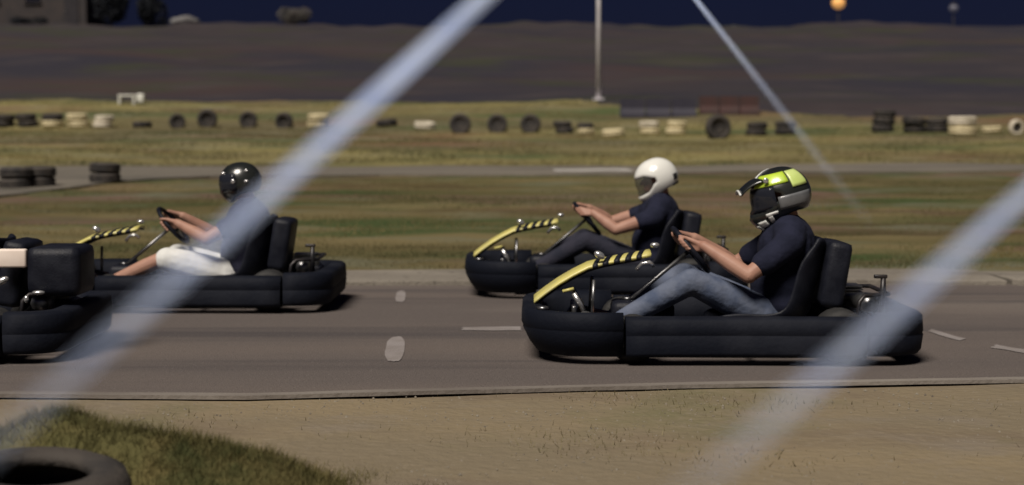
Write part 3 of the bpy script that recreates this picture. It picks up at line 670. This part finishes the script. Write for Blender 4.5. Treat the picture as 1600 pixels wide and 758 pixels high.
def make_person(kart_loc, label, kind, shirt, legs, P):
    """P: joints in kart coordinates. camera side is -Y"""
    bm = bmesh.new(); hd = Vector(P['head']); nk = Vector(P['neck']); hips = Vector(P['hip'])
    ball(bm, hd + Vector((0, 0, .0)), (.098, .078, .118)); ball(bm, hd + Vector((-.045, 0, -.06)), (.05, .05, .05))          # skull, jaw
    capsule(bm, hd + Vector((-.098, 0, .0)), hd + Vector((-.112, 0, -.028)), .010, .015)                                       # nose
    capsule(bm, hd + Vector((-.088, -.022, -.062)), hd + Vector((-.088, .022, -.062)), .010, .010)                            # mouth
    for s in (-1, 1): ball(bm, hd + Vector((.012, s * .08, -.005)), (.022, .01, .032)); ball(bm, hd + Vector((-.085, s * .033, .012)), (.013, .015, .011))
    capsule(bm, hd + Vector((.03, 0, -.06)), nk + Vector((0, 0, -.04)), .058, .065)
    ch = (nk * .7 + hips * .3)
    ball(bm, ch, (.10, .16, .15)); capsule(bm, ch, hips, .10, .11)
    sbm = bmesh.new()                                           # shirt volume
    ball(sbm, ch + Vector((0, 0, .0)), (.160, .20, .19), Matrix.Rotation(R(P.get('lean', 8)), 3, 'Y'))
    ball(sbm, (ch + hips) / 2 + Vector((-.01, 0, -.02)), (.172, .185, .18)); ball(sbm, hips + Vector((0, 0, .05)), (.175, .19, .12))
    capsule(sbm, nk + Vector((0, 0, -.07)), nk + Vector((-.008, 0, -.012)), .085, .072)
    lbm = bmesh.new(); ball(lbm, hips, (.14, .185, .10)); skin_leg = P.get('bare_leg', False)
    shoes = []
    for s in (-1, 1):
        J = P['arm'][0 if s < 0 else 1]; sh, el = Vector(J[0]), Vector(J[1]); th = R(J[2])
        G = Vector(WH) + Vector((0, s * math.cos(th) * .16, 0)) + WB * math.sin(th) * .15
        tang = (Vector((0, -s * math.sin(th), 0)) + WB * math.cos(th)).normalized()
        f = (G - el).normalized(); f = (f - tang * f.dot(tang) * .6).normalized(); up = tang.cross(f).normalized() * (1 if s > 0 else -1)
        if up.z < 0 and abs(up.z) > .3: up = -up
        wr = G - f * .085 + up * .012
        chain(bm, [sh, sh.lerp(el, .5), el], [.056, .052, .042]); chain(bm, [el, el.lerp(wr, .35), wr], [.043, .046, .029])
        for i, (o_, ln) in enumerate(((-.033, .9), (-.011, 1.0), (.011, .95), (.033, .78))):
            kn = G + tang * o_ + up * .026 - f * .008; a = G + tang * o_ + f * .030 * ln + up * .014; b = G + tang * o_ + f * .030 * ln - up * .016; c = G + tang * o_ * .95 + f * .006 - up * .030 * ln
            chain(bm, [wr + tang * o_ * .5, kn], [.017, .0125]); chain(bm, [kn, a, b, c], [.011, .010, .009, .008])
        chain(bm, [wr + f * .02 + tang * .018, G - f * .026 + tang * .05 + up * .004, G + f * .004 + tang * .062 - up * .012], [.016, .012, .009])
        capsule(sbm, ch + Vector((0, s * .10, .09)), sh, .10, .082)
        ms = sh.lerp(el, P.get('sleeve', .62)); capsule(sbm, sh, ms, .080, .068); capsule(sbm, sh.lerp(el, .3), ms + (el - sh) * .01, .07, .070)
        hp_, kn, an, toe = [Vector(q) for q in P['leg']]
        for q in (hp_, kn, an, toe): q.y *= -s if q.y < 0 else s
        hp_.y = s * abs(hp_.y); kn.y = s * abs(kn.y); an.y = s * abs(an.y); toe.y = s * abs(toe.y)
        chain(bm, [hips + Vector((0, s * .09, 0)), hp_, kn, kn.lerp(an, .3), an], [.07, .07, .052, .054, .036]); chain(bm, [an, toe], [.036, .03])
        if skin_leg: chain(lbm, [hp_, hp_.lerp(kn, .5), hp_.lerp(kn, .93)], [.108, .102, .088])
        else: chain(lbm, [hp_, hp_.lerp(kn, .5), kn, kn.lerp(an, .3), kn.lerp(an, .92)], [.100, .090, .072, .068, .054])
        z = bmesh.new(); chain(z, [an + Vector((.03, 0, -.045)), an.lerp(toe, .5) + Vector((0, 0, -.02)), toe], [.044, .046, .038]); shoes.append(z)
    body = fuse('person', bm, M_skin, None, .0062, 3); body.location = kart_loc; tag(body, label, 'person', 'go-kart drivers')
    fuse('shirt', sbm, shirt, body, .011, 5); fuse('shorts' if skin_leg else 'trousers', lbm, legs, body, .011, 5)
    for z in shoes: fuse('shoe', z, M_shoe, body, .010, 3)
    make_helmet(kind, body, hd + Vector((.0, 0, .012)), P.get('pitch', 12), P.get('yaw', 0))
    return body
BASE = dict(head=(.335, 0, .84), neck=(.385, 0, .715), hip=(.335, 0, .215),
            arm=[((.355, -.205, .605), (.125, -.275, .435), 18), ((.355, .205, .605), (.125, .275, .455), 28)],
            leg=[(.22, -.11, .215), (-.17, -.20, .40), (-.58, -.16, .165), (-.74, -.165, .20)], pitch=14, lean=8)
P1 = dict(BASE)
make_person(K1, 'person in navy shirt and blue jeans wearing a lime and black peaked helmet', 'moto', M_navy, M_jean, P1)
P2 = dict(BASE); P2.update(sleeve=.32, head=(.37, 0, .845), neck=(.415, 0, .72), arm=[((.34, -.20, .575), (.05, -.25, .485), 26), ((.33, .20, .60), (.04, .255, .52), 38)], pitch=24)
make_person(K2, 'person in navy shirt wearing a white full-face helmet, arms stretched to the wheel', 'white', M_navy, M_trou, P2)
P3 = dict(BASE); P3.update(head=(.32, 0, .848), arm=[((.35, -.205, .60), (.13, -.285, .475), 4), ((.35, .205, .60), (.10, .275, .47), 30)], pitch=8, bare_leg=True, sleeve=.45,
                           leg=[(.22, -.11, .225), (-.19, -.19, .335), (-.58, -.16, .165), (-.74, -.165, .20)])
make_person(K3, 'person in dark shirt and white shorts wearing a glossy black helmet', 'black', M_dark, M_white_cl, P3)

# ------------------------------------------------------------------ foreground mound and its tyre
def mound_z(x, y):
    a = np.exp(-(((x + 1.52) / .62) ** 2)) * .20 + np.exp(-(((x + 1.0) / .55) ** 2)) * .085
    return (a + .02 * np.sin(x * 9 + y * 5) + .015 * np.sin(x * 17 - y * 11)) * np.exp(-(((y - 5.45) / .45) ** 2)) * 1.15 + np.interp(x, [-9, -2.2, -.5, 0], [.05, .03, -.02, -.06])
def mz(x, y):
    k = 1 - .85 * np.exp(-((((x + 1.42) ** 2 + (y - 5.0) ** 2) / .13) ** 2))
    return -.037 + np.clip(mound_z(x, y) * k, -.05, 1)
bm = bmesh.new(); xs = np.arange(-4, .01, .06); ys = np.arange(4.4, 6.41, .06)
V = [[bm.verts.new((x, y, float(mz(x, y)) + random.uniform(-.008, .008))) for x in xs] for y in ys]
for j in range(len(ys) - 1):
    for i in range(len(xs) - 1): bm.faces.new((V[j][i], V[j][i + 1], V[j + 1][i + 1], V[j + 1][i]))
tag(obj('mound', bm, M_mound), kind='structure')
o = place_tyre((-1.42, 5.02, .10), 'black', (R(5), R(3), 0), .92, 'worn black tyre lying half sunk in the grass mound at lower left', None)

# ------------------------------------------------------------------ grass, pebbles
def blades(name, X, Y, Z, hmin, hmax, wid, m, lean=.6):
    n = len(X); a = rng.uniform(0, 2 * np.pi, n); h = rng.uniform(hmin, hmax, n); la = rng.uniform(0, 2 * np.pi, n); l = h * rng.uniform(.1, lean, n)
    dx, dy = np.cos(a) * wid, np.sin(a) * wid
    P = np.stack([np.stack([X - dx, Y - dy, Z - .004], 1), np.stack([X + dx, Y + dy, Z - .004], 1), np.stack([X + np.cos(la) * l, Y + np.sin(la) * l, Z + h], 1)], 1).reshape(-1, 3)
    return tag(tri_stuff(name, P, np.arange(3 * n).reshape(-1, 3), m), kind='stuff')
def clump(n, y0, y1, spread, power=1.0):
    Y = y0 + (y1 - y0) * rng.random(n) ** power; X = rng.uniform(-1, 1, n) * (.31 * Y + 1.2)
    f = np.sin(X * 1.3 + 2 * np.sin(Y * .9)) + np.sin(Y * 1.7 + 1.5 * np.sin(X * .7)) + rng.normal(0, .8, n)
    k = f > -.3; return X[k], Y[k]
X, Y = clump(150000, 14.75, 30, 1, 1.2)
k = Y < np.interp(X, ax, ay) - .1; X, Y = X[k], Y[k]
o = blades('bank_grass', X, Y, gz(X, Y), .010, .038, .0045, M_grass); tag(o, 'short patchy olive grass on the bank behind the track', 'grass')
X, Y = clump(110000, 36.8, 61, 1); k = Y < hill_y(X) - .3 + rng.normal(0, .25, len(X)); X, Y = X[k], Y[k]
o = blades('upper_bank_grass', X, Y, gz(X, Y), .02, .07, .012, M_grass); tag(o, 'yellowish grass around the far tyre row', 'grass')
X = rng.uniform(-3.2, -.15, 80000); Y = rng.uniform(4.6, 6.2, 80000); k = (mz(X, Y) > -.03 + rng.normal(0, .03, len(X))) & ((X + 1.42) ** 2 + (Y - 5.02) ** 2 > .1)
X, Y = X[k], Y[k]; o = blades('mound_grass', X, Y, mz(X, Y), .012, .05, .0016, M_mound, 1.2); tag(o, 'dark green grass covering the mound at lower left', 'grass')
X = rng.uniform(-3, 3, 9000); Y = rng.uniform(5.3, 7.95, 9000); f = np.sin(X * 3 + np.sin(Y * 4)) + np.sin(Y * 5 + X) + rng.normal(0, .6, 9000); k = f > .8
o = blades('verge_grass', X[k], Y[k], np.full(k.sum(), -.022), .008, .03, .0025, M_dry, 1.2); tag(o, 'sparse dry grass on the sandy verge', 'grass')
n = 3500; X = rng.uniform(-3.2, 3.2, n); Y = rng.uniform(5.2, 8.0, n); S = rng.uniform(.003, .011, n) * rng.uniform(.4, 1, n)
tet = np.array([[1, 0, -.3], [-.5, .9, -.3], [-.5, -.9, -.3], [.1, .1, .7]]); ang = rng.uniform(0, 6.3, n); ca, sa = np.cos(ang), np.sin(ang)
P = np.stack([X[:, None] + S[:, None] * (tet[:, 0] * ca[:, None] - tet[:, 1] * sa[:, None]), Y[:, None] + S[:, None] * (tet[:, 0] * sa[:, None] + tet[:, 1] * ca[:, None]), -.020 + S[:, None] * tet[:, 2]], 2).reshape(-1, 3)
T = np.array([[0, 1, 3], [1, 2, 3], [2, 0, 3]]); T = (np.arange(n)[:, None, None] * 4 + T[None]).reshape(-1, 3)
tag(tri_stuff('verge_pebbles', P, T, M_peb), 'small pebbles scattered on the sandy verge', 'pebbles', kind='stuff')
